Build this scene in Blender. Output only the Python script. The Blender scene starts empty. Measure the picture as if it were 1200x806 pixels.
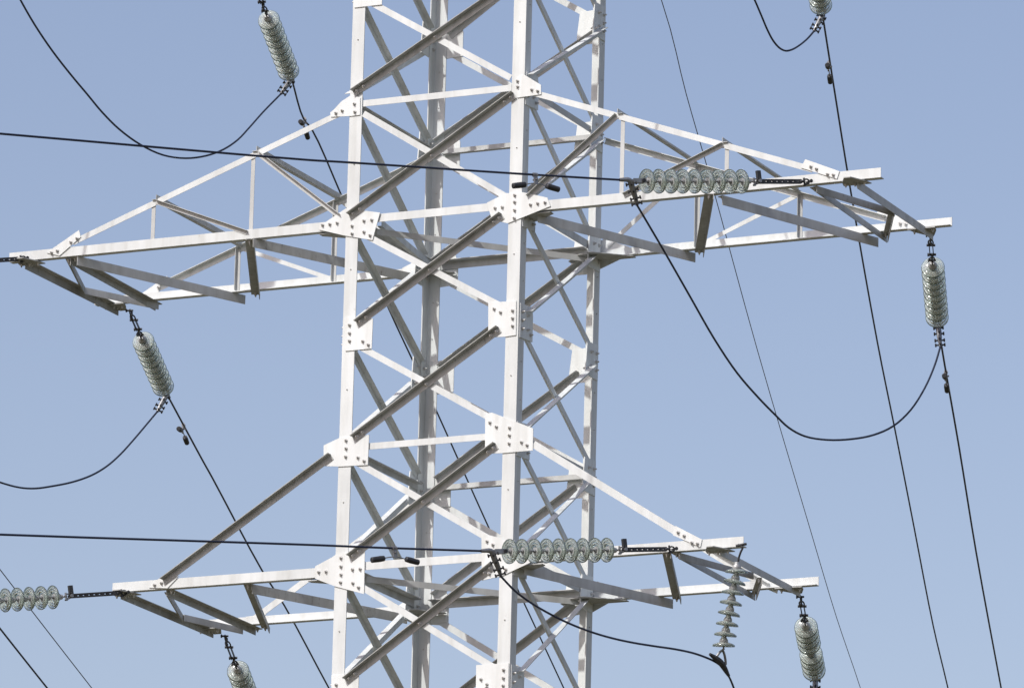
import bpy, bmesh, math
from mathutils import Vector, Matrix
R = math.radians
H = 18.2                                   # height of the tower's mid-level above the ground

# ------------------------------------------------------------------ camera, world, sun, exposure
scene = bpy.context.scene
col = scene.collection
cd = bpy.data.cameras.new('camera')
cam = bpy.data.objects.new('camera', cd)
col.objects.link(cam)
cd.sensor_width = 36
cd.lens = 229.43
cd.clip_start = 1.0
cd.clip_end = 30000
scene.camera = cam
cam_right = Vector((0.908668, 0.416798, 0.024546))
cam_up = Vector((0.080209, -0.231956, 0.969414))
cam_fwd = Vector((-0.409743, 0.878906, 0.244202))
cam.matrix_world = Matrix.Translation(Vector((29.213173, -58.515228, -16.589898)) + Vector((0, 0, H))) @ Matrix((cam_right, cam_up, -cam_fwd)).transposed().to_4x4()

SUN_EL, SUN_AZ = 44.0, -160.0              # azimuth measured from +Y towards +X
sun_dir = Vector((math.sin(R(SUN_AZ))*math.cos(R(SUN_EL)), math.cos(R(SUN_AZ))*math.cos(R(SUN_EL)), math.sin(R(SUN_EL))))
w = bpy.data.worlds.new('World')
scene.world = w
w.use_nodes = True
nt = w.node_tree
sky = nt.nodes.new('ShaderNodeTexSky')
sky.sky_type = 'NISHITA'
sky.sun_disc = False
sky.sun_elevation = R(SUN_EL)
sky.sun_rotation = R(SUN_AZ)
sky.altitude = 100
sky.air_density = 1.2
sky.dust_density = 2.2
sky.ozone_density = 2.5
wb = nt.nodes.new('ShaderNodeMix')                 # white balance of the sky: hazier and less green
wb.data_type = 'RGBA'; wb.blend_type = 'MULTIPLY'
wb.inputs[0].default_value = 1.0
wb.inputs[7].default_value = (1.16, 0.975, 0.955, 1)
nt.links.new(sky.outputs[0], wb.inputs[6])
nt.nodes['Background'].inputs['Strength'].default_value = 0.15
nt.links.new(wb.outputs[2], nt.nodes['Background'].inputs['Color'])
sl = bpy.data.lights.new('sun', 'SUN')
sl.energy = 3.25
sl.angle = R(0.53)
sl.color = (1.0, 0.99, 0.96)
so = bpy.data.objects.new('sun', sl)
col.objects.link(so)
so.rotation_euler = sun_dir.to_track_quat('Z', 'Y').to_euler()
so.location = (0, 0, 60)
scene.view_settings.view_transform = 'Standard'
scene.view_settings.look = 'None'
scene.view_settings.exposure = 0.0
scene.view_settings.gamma = 1.0
scene.view_settings.use_curve_mapping = False

# measured end points, tower space (x right, y back, z up from mid-level)
STR={'BUR':[(5.654,2.15,1.027),(5.006,4.055,0.636)],
 'BUL':[(-3.672,2.15,1.021),(-4.241,4.092,0.627)],
 'BLR':[(4.267,2.15,-2.683),(3.645,4.084,-3.078)],
 'BLL':[(-2.362,2.15,-2.675),(-3.074,4.329,-3.121)],
 'BTL':[(-2.35,2.15,4.75),(-2.999,4.462,4.283)],
 'BTR':[(4.2,2.15,4.75),(3.527,4.322,4.308)],
 'FUR':[(5.196,-0.04,1.069),(4.157,-1.841,0.696)],
 'FLR':[(3.797,-0.04,-2.607),(2.757,-1.841,-2.938)],
 'FLL':[(-2.392,-0.04,-2.642),(-3.349,-1.696,-3.022)],
 'FUL':[(-3.763,-0.04,1.064),(-4.763,-1.773,0.605)],
 'FTL':[(-2.39,-0.04,4.78),(-3.45,-1.76,4.4)],
 'FTR':[(4,-0.04,4.78),(2.96,-1.84,4.44)],
 'SUS':[(4.514,-0.03,-2.637),(4.292,0.05,-3.724)]}
WIRE={'BTL':[(-2.999,4.462,4.283),(-3.48,5.798,4.164),(-3.53,6.1,4.138),(-4.19,8.265,3.948),(-4.654,9.753,3.817),(-5.291,11.727,3.643),(-6.562,15.974,3.271),(-7.969,20.586,2.866),(-9.058,24.232,2.547),(-10.212,28.092,2.208),(-11.437,32.185,1.85),(-15.721,46.505,0.669),(-22.86,70.373,-0.969),(-34.283,108.561,-2.732),(-48.562,156.295,-3.45)],
 'BUL':[(-4.241,4.092,0.627),(-4.509,4.923,0.554),(-5.004,6.516,0.414),(-5.196,7.14,0.359),(-6.286,10.594,0.055),(-6.699,12.052,-0.073),(-7.793,15.534,-0.379),(-8.757,18.67,-0.655),(-13.196,32.943,-1.836),(-20.593,56.732,-3.474),(-32.429,94.794,-5.237),(-47.224,142.371,-5.957)],
 'BTR':[(3.527,4.322,4.308),(3.367,4.794,4.266),(2.756,6.619,4.104),(1.787,9.518,3.848),(0.069,14.751,3.385),(-0.966,17.991,3.1),(-2.268,22.045,2.742),(-3.703,26.506,2.349),(-4.609,29.445,2.09),(-5.823,33.342,1.748),(-10.251,47.619,0.567),(-17.63,71.413,-1.071),(-29.436,109.484,-2.834),(-44.195,157.073,-3.553)],
 'BUR':[(5.006,4.055,0.636),(4.57,5.409,0.516),(3.704,8.125,0.277),(2.481,11.912,-0.057),(0.743,17.412,-0.541),(-0.213,20.444,-0.808),(-4.714,34.698,-1.988),(-12.215,58.454,-3.626),(-24.217,96.464,-5.387),(-39.219,143.977,-6.105)],
 'BLR':[(3.645,4.084,-3.078),(3.168,5.518,-3.205),(2.68,6.981,-3.334),(-2.044,21.162,-4.513),(-9.917,44.798,-6.148),(-22.514,82.616,-7.906),(-38.26,129.887,-8.618)],
 'BLL':[(-3.074,4.329,-3.121),(-3.509,5.621,-3.236),(-8.278,19.787,-4.423),(-16.227,43.396,-6.07),(-28.946,81.171,-7.849),(-44.844,128.389,-8.587)],
 'GR':[(1,1,8.4),(-1.983,12.535,7.399),(-2.954,15.6,7.13),(-3.82,18.414,6.883),(-5.962,25.27,6.28),(-8.486,33.544,5.553),(-9.842,38.01,5.161),(-10.992,41.956,4.816),(-12.172,45.82,4.477),(-16.445,60.144,3.297),(-23.567,84.016,1.66),(-34.963,122.213,-0.101),(-49.207,169.958,-0.818)],
 'GL':[(12.278,-66.108,3.526),(4.122,-37.348,2.995),(-2.674,-13.38,1.727),(-6.752,1,0.607),(-9.016,8.984,-0.09),(-10.402,13.938,-0.522),(-11.274,17.099,-0.797),(-15.281,31.499,-1.977),(-21.959,55.5,-3.615),(-32.644,93.901,-5.376),(-46.001,141.902,-6.093)],
 'CL':[(12.417,-66.081,2.801),(4.219,-37.332,2.271),(-2.611,-13.375,1.005),(-6.71,1,-0.115),(-8.993,9.007,-0.814),(-9.687,11.477,-1.03),(-10.484,14.342,-1.279),(-14.507,28.738,-2.459),(-21.213,52.731,-4.097),(-31.941,91.12,-5.859),(-45.352,139.106,-6.576)],
 'FUR':[(3.991,-2.129,0.643),(3.467,-3.035,0.516),(2.382,-4.915,0.243),(2.188,-5.252,0.192),(0.499,-8.178,-0.177),(-0.829,-10.477,-0.465),(-8.286,-23.391,-2.015),(-20.713,-44.913,-4.267)],
 'FLR':[(2.587,-2.135,-2.979),(2.051,-3.064,-3.107),(1.606,-3.834,-3.207),(-0.1,-6.789,-3.612),(-1.441,-9.112,-3.914),(-8.891,-22.016,-5.568),(-21.307,-43.523,-7.995)],
 'FUL':[(-5.259,-2.632,0.478),(-6.747,-5.209,0.097),(-9.722,-10.364,-0.664),(-17.16,-23.25,-2.493),(-29.557,-44.727,-5.211)],
 'FLL':[(-3.845,-2.555,-3.149),(-5.333,-5.132,-3.53),(-8.308,-10.287,-4.291),(-15.746,-23.173,-6.12),(-28.143,-44.65,-8.838)],
 'FTL':[(-3.946,-2.619,4.273),(-5.434,-5.196,3.892),(-8.409,-10.351,3.131),(-15.847,-23.237,1.302),(-28.244,-44.714,-1.416)],
 'FTR':[(2.464,-2.699,4.313),(0.976,-5.276,3.932),(-1.999,-10.431,3.171),(-9.437,-23.317,1.342),(-21.834,-44.794,-1.376)]}
JUMP={'UR':[(4.097,-1.805,0.465),(4.094,-1.126,0.178),(4.096,-0.432,-0.121),(4.076,0.237,-0.432),(4.108,0.791,-0.658),(4.162,1.206,-0.802),(4.225,1.555,-0.907),(4.249,1.778,-0.993),(4.317,2.024,-1.036),(4.447,2.354,-1.013),(4.603,2.714,-0.924),(4.723,2.984,-0.836),(4.843,3.253,-0.697),(4.934,3.499,-0.481),(4.998,3.77,-0.159),(5.019,4.003,0.17),(5.013,4.131,0.374)],
 'TL':[(-3.45,-1.76,4.16),(-3.465,-1.67,4.126),(-3.544,-1.198,3.947),(-3.627,-0.65,3.739),(-3.673,-0.28,3.602),(-3.711,0.248,3.423),(-3.719,0.725,3.278),(-3.712,1.058,3.187),(-3.721,1.431,3.067),(-3.712,1.764,2.974),(-3.648,2.229,2.9),(-3.584,2.585,2.864),(-3.475,2.963,2.926),(-3.382,3.256,3.03),(-3.301,3.513,3.163),(-3.238,3.742,3.333),(-3.212,3.921,3.524),(-3.176,4.143,3.755),(-3.104,4.473,4.066)],
 'UL':[(-4.84,-1.741,0.362),(-4.997,-1.048,0.019),(-5.155,-0.006,-0.468),(-5.142,0.923,-0.794),(-5.069,1.363,-0.872),(-4.973,1.759,-0.887),(-4.885,2.106,-0.897),(-4.831,2.273,-0.856),(-4.762,2.482,-0.792),(-4.644,2.835,-0.679),(-4.561,3.086,-0.55),(-4.496,3.3,-0.406),(-4.45,3.482,-0.251),(-4.404,3.728,-0.004),(-4.358,3.977,0.254),(-4.333,4.114,0.395)],
 'LR':[(2.714,-1.796,-3.173),(2.79,-1.641,-3.308),(2.905,-1.486,-3.388),(3.021,-1.329,-3.474),(3.17,-1.144,-3.551),(3.323,-0.968,-3.608),(3.478,-0.796,-3.648),(3.636,-0.631,-3.669),(3.796,-0.468,-3.682),(3.956,-0.308,-3.686),(4.084,-0.175,-3.703),(4.177,-0.067,-3.739),(4.235,0.002,-3.764),(4.286,0.068,-3.798),(4.262,0.235,-3.825),(4.228,0.439,-3.862),(4.178,0.669,-3.911),(3.949,1.538,-4.12),(3.806,2.458,-4.3),(3.848,3.045,-4.197),(3.735,3.727,-3.706),(3.624,4.154,-3.365)],
 'TR':[(2.96,-1.84,4.2),(3.022,-0.537,4.022),(3.339,0.696,4.408),(3.473,1.636,4.351),(3.431,2.277,4.17),(3.374,2.81,4),(3.337,3.091,3.905),(3.302,3.341,3.818),(3.282,3.554,3.749),(3.294,3.71,3.72),(3.314,3.827,3.712),(3.342,3.922,3.756),(3.379,4.059,3.843),(3.414,4.206,3.953),(3.433,4.341,4.083)]}
DAMP={'FUR': (3.513, -2.956, 0.527), 'FLR': (2.111, -2.961, -3.093), 'BTL': (-3.471, 5.801, 4.164), 'BUL': (-4.615, 5.275, 0.523), 'BTR': (3.018, 5.801, 4.177), 'BUR': (4.491, 5.654, 0.495)}

# ------------------------------------------------------------------ materials
def mat(name, base, rough=0.6, metal=0.0):
    m = bpy.data.materials.new(name)
    m.use_nodes = True
    b = m.node_tree.nodes['Principled BSDF']
    b.inputs['Base Color'].default_value = (*base, 1)
    b.inputs['Roughness'].default_value = rough
    b.inputs['Metallic'].default_value = metal
    return m

def weathered(name, c1, c2, c3, rough, metal=0.0, scale=2.2, streak=True, bump=0.15, grime=0.62):
    """paint c1, faded patches c2, small rust / lichen stains c3"""
    m = mat(name, c1, rough, metal)
    n, l = m.node_tree.nodes, m.node_tree.links
    b = n['Principled BSDF']
    tc = n.new('ShaderNodeTexCoord')
    mp = n.new('ShaderNodeMapping')
    mp.inputs['Scale'].default_value = (1, 1, 0.35) if streak else (1, 1, 1)
    l.new(tc.outputs['Object'], mp.inputs['Vector'])
    a = n.new('ShaderNodeTexNoise'); a.inputs['Scale'].default_value = scale; a.inputs['Detail'].default_value = 8; a.inputs['Roughness'].default_value = 0.65
    l.new(mp.outputs[0], a.inputs['Vector'])
    r1 = n.new('ShaderNodeValToRGB'); r1.color_ramp.elements[0].position = 0.38; r1.color_ramp.elements[1].position = 0.66
    r1.color_ramp.elements[0].color = (*c1, 1); r1.color_ramp.elements[1].color = (*c2, 1)
    l.new(a.outputs['Fac'], r1.inputs[0])
    s = n.new('ShaderNodeTexNoise'); s.inputs['Scale'].default_value = scale*7; s.inputs['Detail'].default_value = 10; s.inputs['Roughness'].default_value = 0.75
    l.new(mp.outputs[0], s.inputs['Vector'])
    r2 = n.new('ShaderNodeValToRGB'); r2.color_ramp.elements[0].position = grime; r2.color_ramp.elements[1].position = grime + 0.14
    r2.color_ramp.elements[0].color = (0, 0, 0, 1); r2.color_ramp.elements[1].color = (1, 1, 1, 1)
    l.new(s.outputs['Fac'], r2.inputs[0])
    mx = n.new('ShaderNodeMix'); mx.data_type = 'RGBA'
    l.new(r2.outputs[0], mx.inputs[0]); l.new(r1.outputs[0], mx.inputs[6]); mx.inputs[7].default_value = (*c3, 1)
    m2 = n.new('ShaderNodeMapping'); m2.inputs['Scale'].default_value = (1, 1, 0.09) if streak else (1, 1, 1)
    l.new(tc.outputs['Object'], m2.inputs['Vector'])
    st = n.new('ShaderNodeTexNoise'); st.inputs['Scale'].default_value = 11 if streak else 3; st.inputs['Detail'].default_value = 6
    l.new(m2.outputs[0], st.inputs['Vector'])
    r3 = n.new('ShaderNodeValToRGB'); r3.color_ramp.elements[0].position = 0.45; r3.color_ramp.elements[1].position = 0.72
    r3.color_ramp.elements[0].color = (1, 1, 1, 1); r3.color_ramp.elements[1].color = (0.87, 0.86, 0.84, 1)
    l.new(st.outputs['Fac'], r3.inputs[0])
    mu = n.new('ShaderNodeMix'); mu.data_type = 'RGBA'; mu.blend_type = 'MULTIPLY'; mu.inputs[0].default_value = 1.0
    l.new(mx.outputs[2], mu.inputs[6]); l.new(r3.outputs[0], mu.inputs[7])
    l.new(mu.outputs[2], b.inputs['Base Color'])
    rr = n.new('ShaderNodeMapRange'); rr.inputs[3].default_value = rough - 0.12; rr.inputs[4].default_value = rough + 0.15
    l.new(s.outputs['Fac'], rr.inputs[0]); l.new(rr.outputs[0], b.inputs['Roughness'])
    bp = n.new('ShaderNodeBump'); bp.inputs['Strength'].default_value = bump; bp.inputs['Distance'].default_value = 0.004
    l.new(s.outputs['Fac'], bp.inputs['Height']); l.new(bp.outputs[0], b.inputs['Normal'])
    return m

M = {}
M['steel'] = weathered('painted_steel', (0.705, 0.735, 0.725), (0.585, 0.61, 0.60), (0.40, 0.36, 0.30), 0.55, grime=0.64)
M['plate'] = weathered('painted_plate', (0.765, 0.795, 0.785), (0.66, 0.685, 0.67), (0.46, 0.42, 0.35), 0.5, grime=0.655)
M['dirty'] = weathered('stained_steel', (0.48, 0.49, 0.47), (0.36, 0.365, 0.345), (0.19, 0.18, 0.155), 0.65, scale=3.5, grime=0.56)  # stains over a darker base that holds the shade of grooves and undersides
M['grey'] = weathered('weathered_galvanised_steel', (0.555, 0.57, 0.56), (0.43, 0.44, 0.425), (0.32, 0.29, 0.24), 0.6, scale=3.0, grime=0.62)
M['bolt'] = weathered('zinc_bolt', (0.66, 0.66, 0.64), (0.5, 0.5, 0.48), (0.25, 0.2, 0.15), 0.45, metal=0.3, scale=20)
M['hardware'] = weathered('dark_galvanised_hardware', (0.06, 0.062, 0.066), (0.035, 0.036, 0.04), (0.09, 0.06, 0.04), 0.5, metal=0.4, scale=12)
M['cap'] = weathered('galvanised_insulator_cap', (0.50, 0.51, 0.50), (0.36, 0.37, 0.36), (0.2, 0.17, 0.14), 0.45, metal=0.3, scale=14)
M['clamp'] = weathered('cast_clamp_metal', (0.33, 0.34, 0.35), (0.2, 0.2, 0.21), (0.1, 0.09, 0.08), 0.45, metal=0.6, scale=14)
M['rubber'] = weathered('dark_iron_weight', (0.035, 0.037, 0.042), (0.022, 0.022, 0.025), (0.05, 0.04, 0.03), 0.55, scale=15)
M['wire'] = weathered('aged_aluminium_conductor', (0.022, 0.03, 0.06), (0.015, 0.02, 0.04), (0.03, 0.03, 0.035), 0.5, metal=0.2, scale=10)  # slight blue in the colour stands in for reflected sky
M['thin'] = weathered('steel_ground_wire', (0.10, 0.11, 0.13), (0.07, 0.075, 0.09), (0.09, 0.07, 0.06), 0.5, metal=0.3, scale=10)
M['concrete'] = weathered('concrete', (0.36, 0.35, 0.33), (0.27, 0.26, 0.24), (0.15, 0.14, 0.12), 0.9, scale=1.5, streak=False)

def glass_mat():
    m = mat('pale_green_toughened_glass', (0.74, 0.82, 0.77), 0.05)
    n, l = m.node_tree.nodes, m.node_tree.links
    b = n['Principled BSDF']
    b.inputs['Transmission Weight'].default_value = 0.76
    b.inputs['IOR'].default_value = 1.5
    tc = n.new('ShaderNodeTexCoord')
    a = n.new('ShaderNodeTexNoise'); a.inputs['Scale'].default_value = 14; a.inputs['Detail'].default_value = 6
    l.new(tc.outputs['Object'], a.inputs['Vector'])
    r = n.new('ShaderNodeValToRGB')
    r.color_ramp.elements[0].position = 0.35; r.color_ramp.elements[1].position = 0.7
    r.color_ramp.elements[0].color = (0.88, 0.94, 0.90, 1); r.color_ramp.elements[1].color = (0.74, 0.80, 0.75, 1)
    l.new(a.outputs['Fac'], r.inputs[0])
    # dark rim band painted for edge refraction and gap shadows; darker round the cap
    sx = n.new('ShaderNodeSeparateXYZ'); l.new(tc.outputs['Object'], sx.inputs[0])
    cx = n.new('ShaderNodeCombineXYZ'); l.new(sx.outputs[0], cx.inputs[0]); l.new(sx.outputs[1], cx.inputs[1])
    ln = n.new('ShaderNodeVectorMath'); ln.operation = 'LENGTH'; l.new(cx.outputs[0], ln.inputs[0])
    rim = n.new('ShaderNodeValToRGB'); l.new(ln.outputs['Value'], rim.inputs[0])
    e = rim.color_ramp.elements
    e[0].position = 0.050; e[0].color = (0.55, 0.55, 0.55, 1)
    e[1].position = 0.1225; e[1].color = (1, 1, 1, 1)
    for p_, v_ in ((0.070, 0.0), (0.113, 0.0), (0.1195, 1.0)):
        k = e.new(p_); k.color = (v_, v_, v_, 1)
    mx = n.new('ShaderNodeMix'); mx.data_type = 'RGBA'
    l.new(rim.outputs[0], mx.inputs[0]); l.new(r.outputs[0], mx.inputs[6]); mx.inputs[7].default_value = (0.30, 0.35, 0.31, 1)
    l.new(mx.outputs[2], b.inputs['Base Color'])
    rr = n.new('ShaderNodeMapRange'); rr.inputs[3].default_value = 0.02; rr.inputs[4].default_value = 0.16
    l.new(a.outputs['Fac'], rr.inputs[0]); l.new(rr.outputs[0], b.inputs['Roughness'])
    return m
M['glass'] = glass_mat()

def ground_mat():
    m = mat('dry_grassland', (0.12, 0.11, 0.05), 0.95)
    n, l = m.node_tree.nodes, m.node_tree.links
    b = n['Principled BSDF']
    tc = n.new('ShaderNodeTexCoord')
    def noise(sc, det):
        a = n.new('ShaderNodeTexNoise'); a.inputs['Scale'].default_value = sc; a.inputs['Detail'].default_value = det
        l.new(tc.outputs['Object'], a.inputs['Vector']); return a
    a, c = noise(0.03, 8), noise(1.7, 12)
    r = n.new('ShaderNodeValToRGB')
    e = r.color_ramp.elements
    e[0].position = 0.3; e[0].color = (0.045, 0.05, 0.018, 1)
    e[1].position = 0.7; e[1].color = (0.16, 0.125, 0.075, 1)
    k = e.new(0.5); k.color = (0.09, 0.08, 0.04, 1)
    mx = n.new('ShaderNodeMath'); mx.operation = 'ADD'; hf = n.new('ShaderNodeMath'); hf.operation = 'MULTIPLY'; hf.inputs[1].default_value = 0.5
    l.new(a.outputs['Fac'], mx.inputs[0]); l.new(c.outputs['Fac'], mx.inputs[1]); l.new(mx.outputs[0], hf.inputs[0])
    l.new(hf.outputs[0], r.inputs[0]); l.new(r.outputs[0], b.inputs['Base Color'])
    bp = n.new('ShaderNodeBump'); bp.inputs['Distance'].default_value = 0.1
    l.new(c.outputs['Fac'], bp.inputs['Height']); l.new(bp.outputs[0], b.inputs['Normal'])
    return m
M['ground'] = ground_mat()

# ------------------------------------------------------------------ helpers
def V(*a): return Vector(a if len(a) > 1 else a[0])
def W(p): return Vector((p[0], p[1], p[2] + H))       # tower space -> world

def mesh_of(name, bm, m, smooth=False):
    bmesh.ops.recalc_face_normals(bm, faces=bm.faces)
    me = bpy.data.meshes.new(name)
    bm.to_mesh(me); bm.free()
    me.materials.append(M[m])
    if smooth:
        for p in me.polygons: p.use_smooth = True
        me.set_sharp_from_angle(angle=R(35))
    return me

def link(name, me, parent=None, matrix=None):
    o = bpy.data.objects.new(name, me)
    col.objects.link(o)
    if parent: o.parent = parent
    if matrix is not None: o.matrix_basis = matrix
    return o

def tag(o, label, cat, group=None):
    o['label'] = label; o['category'] = cat
    if group: o['group'] = group

def thing(name, at, label, cat, group=None):
    o = bpy.data.objects.new(name, None)
    o.empty_display_size = 0.2
    col.objects.link(o); o.location = at
    tag(o, label, cat, group)
    o['_at'] = tuple(at)
    return o

def part(name, bm, m, th, parent=None, smooth=False):
    """bm is in world space; becomes a child of thing th (or of its part)"""
    at = Vector(ORG[th.name])
    bmesh.ops.translate(bm, verts=bm.verts, vec=-at)
    return link(name, mesh_of(name, bm, m, smooth), parent or th)
ORG = {}
def new_thing(name, at, label, cat, group=None):
    o = bpy.data.objects.new(name, None)
    o.empty_display_size = 0.2
    col.objects.link(o); o.location = at
    tag(o, label, cat, group)
    ORG[o.name] = tuple(at)
    return o

def prism(bm, prof, P0, P1, ax, ay):
    """closed profile [(a,b)] in axes ax, ay swept from P0 to P1"""
    n = len(prof)
    A = [bm.verts.new(P0 + ax*a + ay*b) for a, b in prof]
    B = [bm.verts.new(P1 + ax*a + ay*b) for a, b in prof]
    for i in range(n):
        j = (i+1) % n
        bm.faces.new((A[i], A[j], B[j], B[i]))
    bm.faces.new(A[::-1]); bm.faces.new(B)

def angle_iron(P0, P1, n, vh, w1=0.07, w2=0.07, t=0.007, off=0.0, o=1, e=1):
    """L section: flange 1 lies in the plane with normal n, flange 2 stands on its e edge towards o*n. vh tells the + side of the width."""
    P0, P1 = W(P0), W(P1)
    u = (P1-P0).normalized(); n = (n - u*n.dot(u)).normalized()
    v = n.cross(u)
    if v.dot(vh) < 0: v = -v
    prof = [(-e*w1/2, off), (e*w1/2, off), (e*w1/2, off+o*w2), (e*(w1/2-t), off+o*w2), (e*(w1/2-t), off+o*t), (-e*w1/2, off+o*t)]
    bm = bmesh.new()
    prism(bm, prof, P0, P1, v, n)
    return bm

def plate_bm(pts, n, off, t):
    bm = bmesh.new()
    A = [bm.verts.new(W(p) + n*off) for p in pts]
    B = [bm.verts.new(W(p) + n*(off+t)) for p in pts]
    k = len(A)
    for i in range(k): bm.faces.new((A[i], A[(i+1) % k], B[(i+1) % k], B[i]))
    bm.faces.new(A[::-1]); bm.faces.new(B)
    return bm

def tube(bm, pts, r, seg=10, cap=True):
    """round tube through world points; r number or list"""
    pts = [Vector(p) for p in pts]
    n = len(pts); rings = []
    t0 = (pts[1]-pts[0]).normalized()
    a = t0.orthogonal().normalized()
    for i in range(n):
        t = (pts[min(i+1, n-1)] - pts[max(i-1, 0)]).normalized()
        a = (a - t*a.dot(t)).normalized(); b = t.cross(a)
        rr = r[i] if isinstance(r, (list, tuple)) else r
        rings.append([bm.verts.new(pts[i] + (a*math.cos(2*math.pi*k/seg) + b*math.sin(2*math.pi*k/seg))*rr) for k in range(seg)])
    for i in range(n-1):
        for k in range(seg):
            bm.faces.new((rings[i][k], rings[i][(k+1) % seg], rings[i+1][(k+1) % seg], rings[i+1][k]))
    if cap:
        bm.faces.new(rings[0][::-1]); bm.faces.new(rings[-1])

def box(bm, c, ax, ay, az, sx, sy, sz):
    c = Vector(c); vs = []
    for i in (-1, 1):
        for j in (-1, 1):
            for k in (-1, 1):
                vs.append(bm.verts.new(c + ax*i*sx/2 + ay*j*sy/2 + az*k*sz/2))
    for f in ((0, 1, 3, 2), (4, 6, 7, 5), (0, 4, 5, 1), (2, 3, 7, 6), (0, 2, 6, 4), (1, 5, 7, 3)):
        bm.faces.new([vs[i] for i in f])

def lathe(bm, prof, seg=40, closed=True):
    """prof [(r, z)] about local Z"""
    rings = []
    for r, z in prof:
        if r < 1e-5: rings.append([bm.verts.new((0, 0, z))])
        else: rings.append([bm.verts.new((r*math.cos(2*math.pi*k/seg), r*math.sin(2*math.pi*k/seg), z)) for k in range(seg)])
    m = len(rings)
    for i in range(m if closed else m-1):
        a, b = rings[i], rings[(i+1) % m]
        for k in range(seg):
            k2 = (k+1) % seg
            if len(a) == 1 and len(b) == 1: continue
            if len(a) == 1: bm.faces.new((a[0], b[k], b[k2]))
            elif len(b) == 1: bm.faces.new((a[k], a[k2], b[0]))
            else: bm.faces.new((a[k], a[k2], b[k2], b[k]))

def smooth_path(pts, sub=5):
    P = [Vector(p) for p in pts]; out = []
    n = len(P)
    for i in range(n-1):
        p0 = P[i-1] if i else P[0]*2-P[1]; p1, p2 = P[i], P[i+1]; p3 = P[i+2] if i+2 < n else P[-1]*2-P[-2]
        # centripetal Catmull-Rom: the control points are far from evenly spaced
        t0 = 0; t1 = t0+max((p1-p0).length, 1e-4)**.5; t2 = t1+max((p2-p1).length, 1e-4)**.5; t3 = t2+max((p3-p2).length, 1e-4)**.5
        for s in range(sub):
            t = t1+(t2-t1)*s/sub
            a1 = p0*((t1-t)/(t1-t0))+p1*((t-t0)/(t1-t0)); a2 = p1*((t2-t)/(t2-t1))+p2*((t-t1)/(t2-t1)); a3 = p2*((t3-t)/(t3-t2))+p3*((t-t2)/(t3-t2))
            b1 = a1*((t2-t)/(t2-t0))+a2*((t-t0)/(t2-t0)); b2 = a2*((t3-t)/(t3-t1))+a3*((t-t1)/(t3-t1))
            out.append(b1*((t2-t)/(t2-t1))+b2*((t-t1)/(t2-t1)))
    out.append(P[-1])
    return out

def relax(pts, it=2):
    P = [Vector(p) for p in pts]
    for _ in range(it):
        P = [P[0]] + [(P[i-1] + P[i]*2 + P[i+1])/4 for i in range(1, len(P)-1)] + [P[-1]]
    return P

# ------------------------------------------------------------------ ground
bm = bmesh.new()
N, S = 24, 9000.0
grid = [[bm.verts.new((-S + 2*S*i/N, -S + 2*S*j/N, 0)) for j in range(N+1)] for i in range(N+1)]
for i in range(N):
    for j in range(N):
        bm.faces.new((grid[i][j], grid[i+1][j], grid[i+1][j+1], grid[i][j+1]))
g = link('ground', mesh_of('ground', bm, 'ground'))
g['kind'] = 'structure'; g['label'] = 'dry grassy field under the power line'

# ------------------------------------------------------------------ the tower
A = 2.0
tower = new_thing('transmission_tower', (1, 1, 0), 'white painted lattice steel power line tower with two visible pairs of crossarms', 'power tower')
FR, BK, RT, LF, UP, DN = V(0, -1, 0), V(0, 1, 0), V(1, 0, 0), V(-1, 0, 0), V(0, 0, 1), V(0, 0, -1)
FACES = {'front': (lambda s, z: V(s, 0, z), FR), 'right': (lambda s, z: V(A, s, z), RT),
         'back': (lambda s, z: V(s, A, z), BK), 'left': (lambda s, z: V(0, s, z), LF)}
ZB, ZT = -6.30, 7.35
# legs: an L section with the corner outwards, foot splayed below the straight body
LW, LT = 0.142, 0.012
foot = -H + 0.35
for cx, cy in ((0, 0), (A, 0), (A, A), (0, A)):
    sx, sy = (1 if cx == 0 else -1), (1 if cy == 0 else -1)
    prof = [(0, 0), (LW, 0), (LW, LT), (LT, LT), (LT, LW), (0, LW)]
    bm = bmesh.new()
    ax, ay = V(sx, 0, 0), V(0, sy, 0)
    rows = [(1-sx*2.35, 1-sy*2.35, foot), (cx, cy, ZB), (cx, cy, ZT), (1-sx*0.06, 1-sy*0.06, 8.35)]
    rings = [[bm.verts.new(W((x, y, z)) + ax*a*(0.4 if k == 3 else 1) + ay*b*(0.4 if k == 3 else 1)) for a, b in prof] for k, (x, y, z) in enumerate(rows)]
    for a, b in zip(rings, rings[1:]):
        for i in range(6): bm.faces.new((a[i], a[(i+1) % 6], b[(i+1) % 6], b[i]))
    bm.faces.new(rings[0][::-1]); bm.faces.new(rings[-1])
    part('leg', bm, 'steel', tower)
    bm = bmesh.new()
    c = W((1-sx*2.35, 1-sy*2.35, -H+0.1)); box(bm, c, RT, BK, UP, 0.9, 0.9, 0.6)
    part('footing', bm, 'concrete', tower)

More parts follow.
